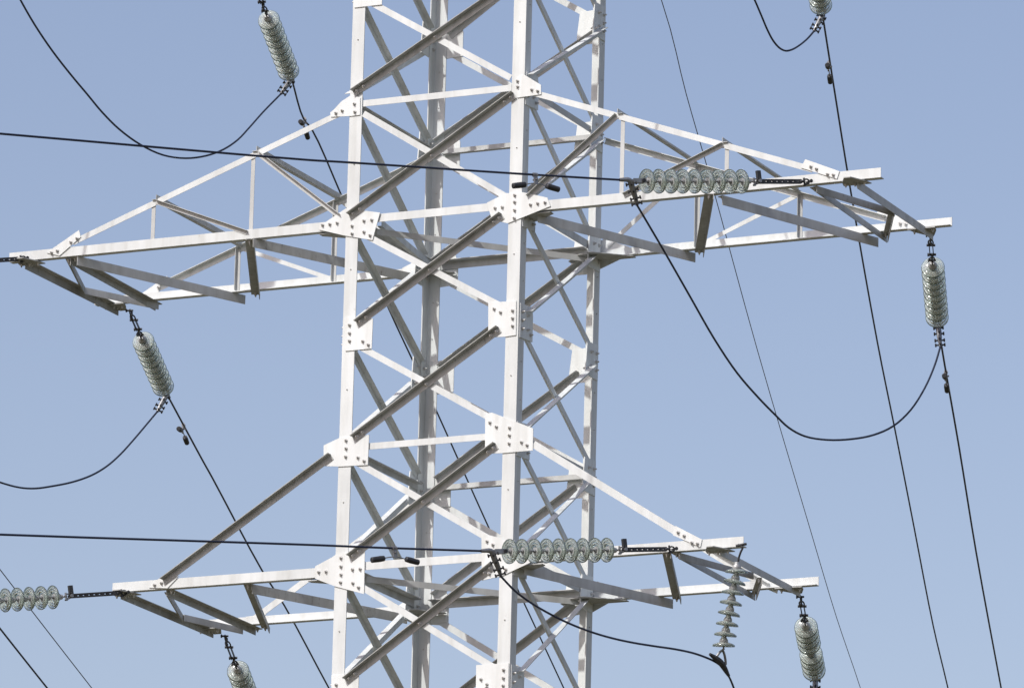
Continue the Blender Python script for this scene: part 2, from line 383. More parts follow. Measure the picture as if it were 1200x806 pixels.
NODES = [6.12, 4.87, 3.63, 2.40, 1.12, -0.08, -1.30, -2.55, -3.83, -5.07, -6.30]
ARMN = (1.12, -2.55, 4.87)
TOPN = (2.40, -1.30, 6.12)
for fn, (P, n) in FACES.items():
    for i in range(1, len(NODES)):
        zu_, zl_ = NODES[i-1], NODES[i]
        if i == 1: a0, a1 = zl_+0.05, zu_-0.1
        # rising brace: bolted outside the plates, standing flange outwards on its upper edge
        s0, s1 = (0.05 if zl_ in (2.40, 1.12, 4.87) else 0.175), (1.90 if zu_ in (2.40, 3.63, 6.12) else 1.80)
        b0, b1 = zl_ + (0.11 if zl_ == 2.40 else 0.06 if zl_ > 0.5 else 0.10), zu_ - 0.09
        wd = 0.072 if fn in ('front', 'back') else 0.062
        part('cross_brace', angle_iron(P(s0, b0), P(s1, b1), n, UP, wd, 0.072, 0.007, -0.0015 if fn == 'back' else 0.0115, -1 if fn == 'back' else 1, 1), 'dirty' if fn == 'front' else 'grey' if fn == 'back' else 'steel', tower)
        # falling brace: inside
        part('cross_brace', angle_iron(P(0.16, zu_-0.112), P(1.84, zl_+0.135 - (0.03 if zl_ > 0.5 else 0)), n, UP, 0.066, 0.06, 0.006, 0.0115 if fn == 'back' else -0.0015, 1 if fn == 'back' else -1, 1), 'steel', tower)
    for z, e in ((2.40, 1), (1.145, 1), (-1.28, 1), (-2.535, 1), (4.87, 1), (6.12, 1)):
        armlev = z in (1.145, -2.535, 4.87)
        wd = 0.085 if armlev else 0.068
        ee = 1
        if fn == 'back' and not armlev: ee = -1
        o_ = angle_iron(P(0.15, z), P(1.85, z), n, UP, wd, 0.1 if armlev else 0.06, 0.007, -0.0095, -1, ee)
        part('horizontal_strut', o_, 'steel' if fn == 'front' else 'grey', tower)
# big panels down to the footings
def splay(cx, cy, z):
    f = (z-ZB)/(foot-ZB); k = 1 + 1.35*f
    return V(1+(cx-1)*k, 1+(cy-1)*k, z)
corners = [(0, 0), (A, 0), (A, A), (0, A)]
for i in range(4):
    c0, c1 = corners[i], corners[(i+1) % 4]
    n = [FR, RT, BK, LF][i]
    for z0, z1 in ((-11.6, -6.35), (-17.4, -11.6)):
        for a, b in ((c0, c1), (c1, c0)):
            part('cross_brace', angle_iron(splay(*a, z0), splay(*b, z1), n, UP, 0.09, 0.09, 0.008, 0.012 if a == c0 else -0.022, 1 if a == c0 else -1, 1), 'steel', tower)
    part('horizontal_strut', angle_iron(splay(*c0, -11.6), splay(*c1, -11.6), n, UP, 0.09, 0.09, 0.008, -0.035, -1, 1), 'steel', tower)

# gusset plates
GF = dict(
 A1=[(0.016,2.498),(0.121,2.46),(0.126,2.274),(0.024,2.271),(-0.214,2.285),(-0.221,2.332),(-0.181,2.36),(-0.096,2.44)],
 B1=[(1.92,2.505),(2.005,2.515),(2.192,2.391),(2.195,2.29),(1.925,2.28)],
 A2=[(-0.307,1.108),(-0.118,1.214),(-0.002,1.277),(0.392,1.195),(0.314,0.907),(-0.001,0.983),(-0.306,1.075)],
 B2=[(1.613,1.188),(1.823,1.268),(2.006,1.265),(2.296,1.179),(2.332,1.085),(1.856,0.948),(1.676,1.0)],
 A3=[(0.024,0.109),(0.349,0.067),(0.344,-0.25),(0.041,-0.252)],
 B3=[(1.659,0.124),(1.972,0.117),(1.979,-0.244),(1.855,-0.251),(1.669,-0.242)],
 A4=[(-0.172,-1.236),(0.009,-1.169),(0.345,-1.163),(0.341,-1.48),(0.019,-1.473),(-0.164,-1.453)],
 B4=[(1.656,-1.044),(1.733,-1.037),(2.199,-1.238),(2.2,-1.468),(1.855,-1.47),(1.668,-1.461)],
 A5=[(-0.225,-2.505),(0.041,-2.389),(0.337,-2.369),(0.343,-2.831),(0.009,-2.729),(-0.22,-2.633)],
 B5=[(1.65,-2.291),(1.855,-2.349),(2.214,-2.626),(1.885,-2.749),(1.667,-2.779)],
 A6=[(0.001,-3.655),(0.312,-3.656),(0.314,-4.001),(0.015,-4.001)],
 B6=[(1.63,-3.648),(1.992,-3.65),(1.995,-4.003),(1.635,-4.008)])
BF = dict(
 A1=[(0.056,2.40),(0.065,2.312),(-0.156,2.321),(-0.083,2.341)],
 B1=[(1.925,2.46),(1.928,2.399),(2.088,2.351),(2.156,2.33)],
 A2=[(-0.268,1.122),(-0.184,1.124),(-0.1,1.13),(0.074,1.082),(0.077,0.999),(0.21,1.125),(0.299,1.126),(0.214,1.005),(0.285,0.962)],
 B2=[(1.706,1.125),(1.788,1.126),(1.925,1.24),(1.927,1.168),(1.929,1.081),(1.927,0.996),(2.106,1.124),(2.187,1.13),(2.269,1.132)],
 A3=[(0.081,0.022),(0.084,-0.065),(0.086,-0.147),(0.239,-0.164),(0.304,-0.206)],
 B3=[(1.726,0.055),(1.799,0.012),(1.934,0.019),(1.936,-0.062),(1.938,-0.143)],
 A4=[(0.083,-1.202),(0.086,-1.287),(0.084,-1.373),(0.226,-1.393),(0.296,-1.434)],
 B4=[(1.711,-1.138),(1.785,-1.188),(1.933,-1.209),(1.934,-1.289),(1.933,-1.374),(2.071,-1.371),(2.134,-1.407)],
 A5=[(-0.182,-2.566),(-0.099,-2.567),(0.067,-2.435),(0.07,-2.525),(0.073,-2.61),(0.071,-2.69),(0.203,-2.565),(0.29,-2.566),(0.212,-2.708),(0.277,-2.757)],
 B5=[(1.713,-2.375),(1.78,-2.415),(1.931,-2.682),(1.751,-2.714)],
 A6=[(0.059,-3.756),(0.06,-3.84),(0.06,-3.92),(0.2,-3.88),(0.27,-3.92)],
 B6=[(1.935,-3.715),(1.935,-3.798),(1.935,-3.877),(1.686,-3.796),(1.754,-3.853)])

def bolt_mesh(seg=6):
    bm = bmesh.new()
    lathe(bm, [(0, 0.0), (0.021, 0.0), (0.021, 0.003), (0.0, 0.003)], 14, False)
    lathe(bm, [(0, 0.003), (0.0165, 0.003), (0.0165, 0.015), (0.0, 0.015)], seg, False)
    lathe(bm, [(0, 0.015), (0.009, 0.015), (0.009, 0.030), (0.006, 0.034), (0, 0.034)], 8, False)
    return bm
bolt_me = mesh_of('bolt', bolt_mesh(), 'bolt')
def bolt_matrix(p, n):
    q = n.to_track_quat('Z', 'Y').to_matrix().to_4x4()
    return Matrix.Translation(p) @ q
stuff_bolts = bmesh.new()
def far_bolt(p, n, k=1.0):
    t = bolt_mesh(); t.transform(bolt_matrix(W(p), n) @ Matrix.Scale(k, 4))
    me = bpy.data.meshes.new('t'); t.to_mesh(me); t.free()
    stuff_bolts.from_mesh(me); bpy.data.meshes.remove(me)
at = Vector(ORG[tower.name])
for k, poly in GF.items():
    g = part('gusset_plate', plate_bm([(x, 0, z) for x, z in poly], FR, 0.0005, 0.0105), 'plate', tower)
    for x, z in BF[k]:
        b = link('bolt', bolt_me, g, bolt_matrix(W((x, -0.011, z)) - at, FR))
# bolts through both ends and the crossing of the front braces
for i in range(3, len(NODES)-1):
    zl_, zu_ = NODES[i], NODES[i-1]
    s0, s1 = (0.05 if zl_ in (2.40, 1.12) else 0.175), (1.90 if zu_ in (2.40, 3.63) else 1.80)
    b0, b1 = zl_ + (0.11 if zl_ == 2.40 else 0.06 if zl_ > 0.5 else 0.10), zu_ - 0.09
    for f in (0.022, 0.062, 0.5, 0.94, 0.978):
        far_bolt((s0+(s1-s0)*f, -0.0185, b0+(b1-b0)*f), FR)
# empty step-bolt holes plugged with small bolts along the legs
for cx, cy in ((0.07, 0), (1.93, 0)):
    for z in (3.1, 1.75, 0.62, -0.66, -1.85, -3.2):
        far_bolt((cx, cy, z), FR, 0.45)
for z in (3.3, 1.95, 0.75, -0.5, -1.75, -3.0, 2.9, 1.5, 0.35, -0.9):
    far_bolt((A, 0.085, z), RT, 0.4); far_bolt((A, A-0.07, z+0.1), RT, 0.4); far_bolt((0.07, A-LT-0.001, z), FR, 0.4)
# plates on the other faces: plain rectangles with one cut corner
def side_plate(fn, z, far, big=0.0):
    P, n = FACES[fn]
    s = [0.02, 0.30+big, 0.33+big, 0.33+big, 0.02]
    zz = [z+0.17, z+0.19, z+0.10, z-0.17, z-0.19] if not far else [z+0.19, z+0.17, z-0.10, z-0.19, z-0.19]
    pts = [P((A-a) if far else a, b) for a, b in zip(s, zz)]
    g = part('gusset_plate', plate_bm(pts, n, 0.0005, 0.0105), 'plate', tower)
    for a, b in ((0.07, 0.09), (0.07, 0), (0.07, -0.09), (0.2, -0.07), (0.27, -0.11), (0.2, 0.08)):
        if fn == 'back':
            continue
        p = P((A-a) if far else a, z+b) + n*0.011
        far_bolt(p, n)
        # the inner ends of the same bolts
        far_bolt(P((A-a) if far else a, z+b) - n*0.013, -n)
for fn in ('right', 'back', 'left'):
    for z in (2.40, 1.10, -0.07, -1.31, -2.55, -3.83, 3.63, 4.87):
        side_plate(fn, z, False); side_plate(fn, z, True)
for k in ((0.0, 3.63), (0.0, 4.87), (A, 3.63), (A, 4.87), (0, -5.07), (A, -5.07)):
    far = k[0] > 0
    pts = [((A-a) if far else a, 0, k[1]+b) for a, b in ((0.02, 0.17), (0.34, 0.16), (0.34, -0.18), (0.02, -0.18))]
    part('gusset_plate', plate_bm(pts, FR, 0.0005, 0.0105), 'plate', tower)
# wide plates that reach out along the back chords
for z, hw in ((1.08, 0.32), (-2.6, 0.25)):
    for x0, sg in ((0.0, -1), (A, 1)):
        pts = [(x0 - sg*0.34, A, z+0.12), (x0 + sg*0.05, A, z+0.2), (x0 + sg*hw, A, z+0.09), (x0 + sg*hw, A, z), (x0, A, z-0.12), (x0-sg*0.34, A, z-0.16)]
        part('gusset_plate', plate_bm(pts, BK, 0.012, 0.009), 'plate', tower)
    # horizontal corner plates under the plan bracing
    for x0, sg in ((0.0, 1), (A, -1)):
        for y0, sy in ((0.0, 1), (A, -1)):
            pts = [(x0+sg*0.015, y0+sy*0.015, z-0.03), (x0+sg*0.33, y0+sy*0.015, z-0.03), (x0+sg*0.33, y0+sy*0.08, z-0.03), (x0+sg*0.12, y0+sy*0.30, z-0.03), (x0+sg*0.015, y0+sy*0.30, z-0.03)]
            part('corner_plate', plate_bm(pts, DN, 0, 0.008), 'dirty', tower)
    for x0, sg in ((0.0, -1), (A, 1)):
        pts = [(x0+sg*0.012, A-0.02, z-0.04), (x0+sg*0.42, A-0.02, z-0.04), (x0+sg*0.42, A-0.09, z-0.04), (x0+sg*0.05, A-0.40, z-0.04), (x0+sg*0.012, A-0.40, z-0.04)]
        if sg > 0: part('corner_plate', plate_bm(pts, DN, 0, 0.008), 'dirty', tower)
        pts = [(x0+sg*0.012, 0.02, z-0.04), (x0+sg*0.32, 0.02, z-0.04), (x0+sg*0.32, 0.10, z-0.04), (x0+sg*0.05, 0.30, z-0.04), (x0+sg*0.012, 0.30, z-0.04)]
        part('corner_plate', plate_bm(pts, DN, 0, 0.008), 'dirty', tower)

# plan bracing at the arm levels
for z in (1.055, -2.62, 4.80):
    part('plan_brace', angle_iron((0.30, 0.10, z-0.0), (1.95, 1.85, z-0.0), DN, V(1, -1, 0), 0.06, 0.065, 0.006, 0.003, 1, 1), 'grey', tower)
part('plan_brace', angle_iron((0.34, 0.10, 1.06), (0.10, 1.80, 1.06), DN, RT, 0.05, 0.07, 0.006, -0.02, -1, 1), 'steel', tower)

# ------------------------------------------------------------------ crossarms
def member(name, p, q, n, vh, w1, w2, t, off, o, e, m='steel'):
    part(name, angle_iron(V(*p), V(*q), n, vh, w1, w2, t, off, o, e), m, tower)
    if name.startswith('bottom_') or name == 'end_crossbar':
        u = (V(*q)-V(*p)).normalized()
        for c, s in ((V(*p), 1), (V(*q), -1)):
            for k in (0.035, 0.09):
                far_bolt(c + u*s*k + DN*(off+t), DN)
def lerp(a, b, f): return V(*a) + (V(*b)-V(*a))*f
SG = (-1, 1)
def arm(sg, zc, ztop, L, st, ends, kind):
    """sg -1 left / +1 right; zc bottom of the chord; L tip offset; st stations of the web; ends: offset where the upper chord lands"""
    x0 = 0.0 if sg < 0 else A
    X = lambda d: x0 + sg*d
    cw = 0.10
    for y, n in ((0.0, FR), (A, BK)):
        member('lower_chord', (X(0.012), y, zc+cw/2), (X(L), y, zc+cw/2), n, UP, cw, 0.085, 0.008, -0.001, -1, -1)
    return X
# upper arms
zc = 1.055
for sg in SG:
    X = arm(sg, zc, 2.4, 3.985 if sg < 0 else 3.955, None, None, None)
    top0, slope = 2.355, (2.355-1.235)/3.13
    zt = lambda d: top0 - slope*d
    for y, n in ((0.0, FR), (A, BK)):
        member('upper_chord', (X(0.03), y, zt(0.03)), (X(3.22), y, zt(3.22)), n, UP, 0.063, 0.063 if y else 0.05, 0.006, -0.0005, -1, 1)
        # joint plate where the chords meet
        pl = [(3.14, 1.316), (3.511, 1.156), (3.485, 1.079), (3.095, 1.231)] if sg > 0 else [(3.15, 1.328), (3.53, 1.115), (3.374, 1.067), (3.126, 1.251)]
        g = part('joint_plate', plate_bm([(X(d), y, z) for d, z in pl], n, 0.001, 0.009), 'plate', tower)
        bl = [(3.20, 1.235), (3.262, 1.205), (3.383, 1.138), (3.446, 1.125)] if sg > 0 else [(3.47, 1.112), (3.40, 1.125), (3.242, 1.205), (3.17, 1.24)]
        for d, z in bl:
            if y == 0: link('bolt', bolt_me, g, bolt_matrix(W((X(d), -0.0102, z)) - at, n))
            else: far_bolt((X(d), y-0.012, z), FR)
        for d in (1.115, 2.275):
            member('arm_vertical', (X(d), y, zc+0.03), (X(d), y, zt(d)+0.012), n, RT, 0.045, 0.045, 0.005, -0.0105, -1, -1, 'grey')
        o_, of = (1, 0.0005)
        member('arm_diagonal', (X(1.06), y, zt(1.06)), (X(0.08), y, 1.20), n, UP, 0.05, 0.05, 0.005, of, o_, 1, 'grey' if y == 0 else 'steel')
        member('arm_diagonal', (X(2.24), y, zt(2.24)), (X(1.15), y, 1.12), n, UP, 0.045, 0.045, 0.005, of, o_, 1, 'grey' if y == 0 else 'steel')
    # struts across the top, front to back
    for d in (1.09, 2.26):
        member('arm_crossbar', (X(d), -0.02, zt(d)+0.03), (X(d), A+0.02, zt(d)+0.03), UP, RT, 0.055, 0.055, 0.005, 0.0, 1, -sg, 'grey')
    zz = zc
    if sg < 0:
        zig = [((-0.10, 1.95), (-1.10, 0.0)), ((-1.13, 0.02), (-2.10, 2.08)), ((-2.26, 2.10), (-3.20, 0.03))]
    else:
        zig = [((2.12, 0.10), (3.02, 2.10)), ((3.11, 2.05), (4.10, -0.02)), ((4.17, 0.10), (5.05, 2.16))]
    wide = (0, 2)
    for i, (p, q) in enumerate(zig):
        wd = i in wide
        brown = not wd or i == 0 and sg < 0
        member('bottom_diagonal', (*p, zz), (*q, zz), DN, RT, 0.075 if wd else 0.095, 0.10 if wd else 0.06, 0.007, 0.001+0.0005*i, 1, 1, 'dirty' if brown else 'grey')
    tr = [(-3.23, 0.05, -3.30, 2.12)] if sg < 0 else [(5.19, 0.10, 5.15, 2.12)]
    te = [(-3.76, 0.02, -3.76, 2.12)] if sg < 0 else [(5.66, 0.02, 5.66, 2.12)]
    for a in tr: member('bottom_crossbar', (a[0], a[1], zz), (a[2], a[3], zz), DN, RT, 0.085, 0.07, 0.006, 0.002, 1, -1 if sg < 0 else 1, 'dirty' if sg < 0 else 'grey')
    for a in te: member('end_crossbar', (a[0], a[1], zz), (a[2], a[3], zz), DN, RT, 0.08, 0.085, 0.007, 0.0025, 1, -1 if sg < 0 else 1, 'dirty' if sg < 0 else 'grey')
    hs = [((-3.30, 0.05), (-3.73, 1.18)), ((-3.74, 1.16), (-3.28, 2.05))] if sg < 0 else [((5.22, 0.06), (5.63, 1.16)), ((5.66, 1.06), (5.20, 2.05))]
    for i, (p, q) in enumerate(hs):
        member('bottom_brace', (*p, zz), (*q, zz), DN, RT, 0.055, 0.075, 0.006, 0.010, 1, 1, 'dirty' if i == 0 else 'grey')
    for y in (0.0, A):
        xe = te[0][0]
        s_ = 1 if y == 0 else -1
        pts = [(xe-0.15, y+s_*0.12, zz-0.013), (xe+0.15, y+s_*0.12, zz-0.013), (xe+0.12, y, zz-0.013), (xe+0.035, y-s_*0.17, zz-0.013), (xe-0.035, y-s_*0.17, zz-0.013), (xe-0.12, y, zz-0.013)]
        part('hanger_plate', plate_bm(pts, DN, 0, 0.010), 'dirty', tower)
        for k in range(3): far_bolt((xe-0.1+0.1*k, y+s_*0.05, zz-0.024), DN)
# lower arms and the top pair of the same pattern
for dz in (0.0, 7.42):
    zc = -2.62 + dz
    for sg in SG:
        L = 2.58 if sg < 0 else 2.53
        X = arm(sg, zc, 0, L, None, None, None)
        ex = 1.97
        for y, n in ((0.0, FR), (A, BK)):
            if sg < 0:
                member('upper_chord', (X(0.07), y, -1.362+dz), (X(ex), y, -2.553+dz), n, UP, 0.07, 0.07, 0.007, 0.0115, 1, 1, 'dirty' if y == 0 else 'steel')
                pl = [(2.145, -2.60), (2.039, -2.513), (1.80, -2.50), (1.93, -2.62)]
                bl = [(2.08, -2.575), (2.0, -2.56)]
            else:
                member('upper_chord', (X(0.2), y, (-1.40 if y == 0 else -1.47)+dz), (X(ex), y, (-2.53 if y == 0 else -2.59)+dz), n, UP, 0.075, 0.06, 0.007, -0.0005, -1, 1)
                pl = [(1.793, -2.362), (2.084, -2.522), (2.067, -2.60), (1.767, -2.456)]
                bl = [(1.822, -2.43), (1.888, -2.469), (1.973, -2.545), (2.035, -2.56)]
            g = part('joint_plate', plate_bm([(X(d), y, z+dz-(0.065 if y and sg > 0 else 0)) for d, z in pl], n, 0.001, 0.009), 'plate', tower)
            for d, z in bl:
                if y == 0 and dz == 0: link('bolt', bolt_me, g, bolt_matrix(W((X(d), -0.0102, z)) - at, n))
        zz = zc
        if sg < 0:
            zig = [((-0.15, 1.98), (-1.02, 0.10)), ((-1.03, 0.06), (-1.86, 2.12))]
            tr, te = (-1.93, -1.96), -2.45
            hs = [((-2.0, 0.12), (-2.41, 1.22)), ((-2.38, 1.2), (-2.10, 2.02))]
        else:
            zig = [((2.05, 0.12), (2.82, 2.14)), ((3.69, 0.02), (2.91, 2.10))]
            tr, te = (3.77, 3.72), 4.24
            hs = [((3.80, 0.04), (4.14, 1.15)), ((4.14, 1.36), (3.78, 2.08))]
        for i, (p, q) in enumerate(zig):
            wd = (i == 0)
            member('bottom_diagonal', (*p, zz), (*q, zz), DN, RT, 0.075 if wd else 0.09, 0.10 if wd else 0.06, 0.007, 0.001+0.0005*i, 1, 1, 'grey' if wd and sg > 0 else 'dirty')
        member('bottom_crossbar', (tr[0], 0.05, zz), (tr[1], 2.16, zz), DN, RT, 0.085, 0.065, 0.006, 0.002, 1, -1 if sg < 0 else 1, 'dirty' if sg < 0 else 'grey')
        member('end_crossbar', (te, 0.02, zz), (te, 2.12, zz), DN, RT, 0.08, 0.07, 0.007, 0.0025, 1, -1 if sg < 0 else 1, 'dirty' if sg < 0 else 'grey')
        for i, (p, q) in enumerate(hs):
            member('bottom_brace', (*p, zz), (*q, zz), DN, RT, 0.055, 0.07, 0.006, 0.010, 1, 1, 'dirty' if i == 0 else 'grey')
        for y in (0.0, A):
            s_ = 1 if y == 0 else -1
            pts = [(te-0.15, y+s_*0.12, zz-0.013), (te+0.15, y+s_*0.12, zz-0.013), (te+0.12, y, zz-0.013), (te+0.035, y-s_*0.17, zz-0.013), (te-0.035, y-s_*0.17, zz-0.013), (te-0.12, y, zz-0.013)]
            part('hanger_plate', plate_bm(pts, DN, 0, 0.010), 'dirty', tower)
            for k in range(3): far_bolt((te-0.1+0.1*k, y+s_*0.05, zz-0.024), DN)
fb = part('bolt', stuff_bolts, 'bolt', tower)
fb['kind'] = 'stuff'
bm = bmesh.new(); tube(bm, [W((1, 1, 8.2)), W((1, 1, 8.5))], 0.03)
part('peak_cap', bm, 'steel', tower)

# ------------------------------------------------------------------ insulator strings
def disc_meshes():
    bm = bmesh.new()
    top = [(0.046, -0.026), (0.062, -0.024), (0.088, -0.016), (0.108, -0.008), (0.121, -0.001), (0.1265, 0.005), (0.1285, 0.012), (0.1285, 0.018), (0.126, 0.021)]
    bot = [(0.122, 0.019), (0.117, 0.006), (0.106, 0.001), (0.101, 0.003), (0.098, 0.019), (0.093, 0.019), (0.089, -0.002), (0.080, -0.005), (0.075, -0.002), (0.072, 0.020), (0.066, 0.020), (0.061, -0.008), (0.052, -0.010), (0.046, -0.011)]
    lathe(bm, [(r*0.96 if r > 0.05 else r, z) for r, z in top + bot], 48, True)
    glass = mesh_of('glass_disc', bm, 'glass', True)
    bm = bmesh.new()
    lathe(bm, [(0, -0.098), (0.024, -0.098), (0.027, -0.09), (0.027, -0.078), (0.038, -0.062), (0.045, -0.052), (0.047, -0.040), (0.047, -0.030), (0.044, -0.024), (0.044, -0.006), (0.040, 0.0), (0.0, 0.0)], 28, False)
    cap = mesh_of('metal_cap', bm, 'cap', True)
    bm = bmesh.new()
    lathe(bm, [(0, -0.004), (0.021, -0.004), (0.019, 0.012), (0.010, 0.016), (0.009, 0.040), (0.016, 0.044), (0.016, 0.052), (0, 0.054)], 18, False)
    pin = mesh_of('pin', bm, 'clamp', True)
    bm = bmesh.new()      # what stays of a disc whose skirt has shattered
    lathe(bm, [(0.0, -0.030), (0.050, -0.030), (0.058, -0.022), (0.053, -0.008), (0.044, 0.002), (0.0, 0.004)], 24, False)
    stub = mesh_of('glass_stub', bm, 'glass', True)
    return glass, cap, pin, stub
GLASS, CAP, PIN, STUB = disc_meshes()

def frame_for(d, up=V(0, 0, 1)):
    x = (up - d*up.dot(d)).normalized()
    return x, d.cross(x).normalized()

def chain(bm, a, b, n):
    """shackles: alternating crossed oval links and pins"""
    a, b = Vector(a), Vector(b); d = (b-a).normalized(); x, y = frame_for(d)
    L = (b-a).length/n
    for i in range(n):
        p = a + d*L*(i+0.5); s = x if i % 2 == 0 else y
        h, r = L*0.56, 0.017
        pts = [p + d*h*math.cos(t)*1.0 + s*r*math.sin(t)*1.5 for t in [2*math.pi*k/12 for k in range(13)]]
        tube(bm, pts, 0.0085, 6)
        o = y if i % 2 == 0 else x
        tube(bm, [p - d*h*0.92 - o*0.038, p - d*h*0.92 + o*0.038], 0.011, 8)
        tube(bm, [p - d*h*0.92 - o*0.044, p - d*h*0.92 - o*0.030], 0.019, 6)

def make_string(key, label, first, last, n=9, front=False, missing=None, jend=None, wdir=None, group='glass tension insulator strings at the crossarm tips'):
    S, E = W(STR[key][0]), W(STR[key][1])
    d = (E-S).normalized(); x, y = frame_for(d)
    th = new_thing('insulator_string', S, label, 'insulator', group)
    rot = Matrix((x, y, d)).transposed().to_4x4()
    # gentle sag of the chain of discs
    sp = (last-first)/(n-1)
    for i in range(n):
        z = first + sp*i
        k_ = 7.3*i + len(th.name) + 3.1*ord(key[1]) + ord(key[0])
        mt = Matrix.Translation(d*z) @ rot @ Matrix.Rotation(R(2.2)*math.sin(k_*2.1), 4, 'X') @ Matrix.Rotation(R(2.2)*math.cos(k_*1.7), 4, 'Y') @ Matrix.Rotation(k_, 4, 'Z')
        if i == missing:
            g = link('glass_stub', STUB, th, mt); g['label'] = 'broken glass stub with its skirt gone'
        else:
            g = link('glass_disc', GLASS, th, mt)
        link('metal_cap', CAP, g); link('pin', PIN, g)
    if front:
        bm = bmesh.new(); chain(bm, S + d*0.0, S + d*0.12, 2); part('shackle', bm, 'hardware', th)
        # perforated extension bar: two rails and webs between the holes
        bm = bmesh.new()
        a, b = 0.10, first-0.20
        for yo in (-0.012, 0.012):
            for xo in (-0.0135, 0.0135):
                box(bm, S + d*(a+b)/2 + x*xo + y*yo, x, y, d, 0.017, 0.007, b-a)
            k = int((b-a)/0.062)
            for i in range(k+1):
                box(bm, S + d*(a + (b-a)*i/k) + x*0 + y*yo, x, y, d, 0.026, 0.0065, 0.028 if i % 3 else 0.034)
        part('extension_bar', bm, 'hardware', th)
        bm = bmesh.new()
        c = S + d*(first-0.215)
        box(bm, c + x*0.045, x, y, d, 0.13, 0.032, 0.045)
        tube(bm, [c + x*0.03 - y*0.03, c + x*0.03 + y*0.03], 0.012, 8)
        part('counterweight_stub', bm, 'hardware', th)
        bm = bmesh.new(); chain(bm, S + d*(first-0.20), S + d*(first-0.095), 2)
        part('link', bm, 'clamp', th)
    else:
        bm = bmesh.new()
        b = first-0.095
        chain(bm, S + d*0.0, S + d*b*0.34, 2)
        part('shackle', bm, 'hardware', th)
        bm = bmesh.new()
        for s_ in (-1, 1):
            box(bm, S + d*b*0.52 + y*s_*0.018, x, y, d, 0.032, 0.008, b*0.40)
        tube(bm, [S + d*b*0.35 - y*0.045, S + d*b*0.35 + y*0.045], 0.014, 8)
        tube(bm, [S + d*b*0.69 - y*0.045, S + d*b*0.69 + y*0.045], 0.014, 8)
        part('turnbuckle', bm, 'hardware', th)
        bm = bmesh.new(); chain(bm, S + d*b*0.70, S + d*b, 3)
        part('link', bm, 'hardware', th)
    # tension clamp with its U-bolts
    wd = wdir.normalized()
    J = jend
    c0, c1 = E + wd*0.27, E + wd*0.15
    m1 = E + wd*0.10 + (J-E)*0.30
    path = smooth_path([c0, c1, m1, E + wd*0.035 + (J-E)*0.72, J], 4)
    bm = bmesh.new()
    k = len(path)
    tube(bm, path, [0.017 + 0.013*math.sin(math.pi*min(1, i/(k-1)*1.1)) for i in range(k)], 10)
    # cheeks of the clamp head
    for s_ in (-1, 1):
        box(bm, E + wd*0.04 + y*s_*0.026, x, y, d, 0.045, 0.008, 0.16)
    part('tension_clamp', bm, 'clamp', th, smooth=True)
    bm = bmesh.new()
    tube(bm, [E - d*0.05, E - d*0.005], 0.014, 8); tube(bm, [E - y*0.042, E + y*0.042], 0.013, 8)
    tube(bm, [E + d*0.0 - y*0.045, E + d*0.0 - y*0.030], 0.02, 6)
    part('clamp_pin', bm, 'hardware', th)
    for q in (0.42, 0.60, 0.78, 0.95):
        i = min(k-2, int(q*(k-1))); p = path[i]; t = (path[i+1]-path[i]).normalized()
        side = t.cross(cam_axis).normalized(); oth = t.cross(side)
        bm = bmesh.new()
        tube(bm, [p - side*0.052, p + side*0.052], 0.0095, 8)
        for s_ in (-1, 1):
            tube(bm, [p + side*0.040*s_, p + side*0.056*s_], 0.019, 6)
        tube(bm, [p - oth*0.045, p + oth*0.040], 0.011, 8)
        part('u_bolt', bm, 'hardware', th)
    return th
cam_axis = V(0.41, -0.88, -0.24)           # the U-bolts stand across the plane of the jumper

def wire_dir(key, dflt=None):
    if key in WIRE:
        a, b = V(*WIRE[key][0]), V(*WIRE[key][min(3, len(WIRE[key])-1)])
        if key[0] == 'F': a = V(*STR[key][1])
        return (b-a).normalized()
    return V(dflt).normalized()
fd = wire_dir('FUR')
below = lambda key: W(STR[key][1]) + V(0, 0, -0.24)
make_string('FUR', 'glass disc string lying level before the front chord of the upper right crossarm', 0.85, 2.035, front=True, jend=W(JUMP['UR'][0]), wdir=wire_dir('FUR'))
make_string('FLR', 'glass disc string lying level across the front right leg at the lower crossarm', 0.83, 2.02, front=True, jend=W(JUMP['LR'][0]), wdir=wire_dir('FLR'))
make_string('FLL', 'glass disc string running off the left edge from the lower left crossarm tip', 0.89, 2.06-0.02, front=True, jend=below('FLL'), wdir=fd)
make_string('FUL', 'string whose dark perforated bar leaves the upper left crossarm tip at the left edge', 0.85, 1.98, front=True, jend=W(JUMP['UL'][0]), wdir=fd)
make_string('FTL', 'glass disc string before the left tip of the topmost crossarm, above the photo', 0.85, 1.98, front=True, jend=W(JUMP['TL'][0]), wdir=fd)
make_string('FTR', 'glass disc string before the right tip of the topmost crossarm, above the photo', 0.85, 1.98, front=True, jend=W(JUMP['TR'][0]), wdir=fd)
make_string('BUR', 'glass disc string hanging steeply from the far tip of the upper right crossarm', 0.745, 1.945, jend=W(JUMP['UR'][-1]), wdir=wire_dir('BUR'))
make_string('BUL', 'glass disc string hanging steeply from the far tip of the upper left crossarm', 0.78, 1.95, jend=W(JUMP['UL'][-1]), wdir=wire_dir('BUL'))
make_string('BLR', 'glass disc string with one shattered disc, below the far tip of the lower right crossarm', 0.80, 1.96, missing=4, jend=W(JUMP['LR'][-1]), wdir=wire_dir('BLR'))
make_string('BLL', 'glass disc string cut by the bottom edge below the lower left crossarm', 0.97, 2.17, jend=below('BLL'), wdir=wire_dir('BLL'))
make_string('BTL', 'pale glass disc string at the top left above the crossarm, cut by the top edge', 1.14, 2.36, jend=W(JUMP['TL'][-1]), wdir=wire_dir('BTL'))
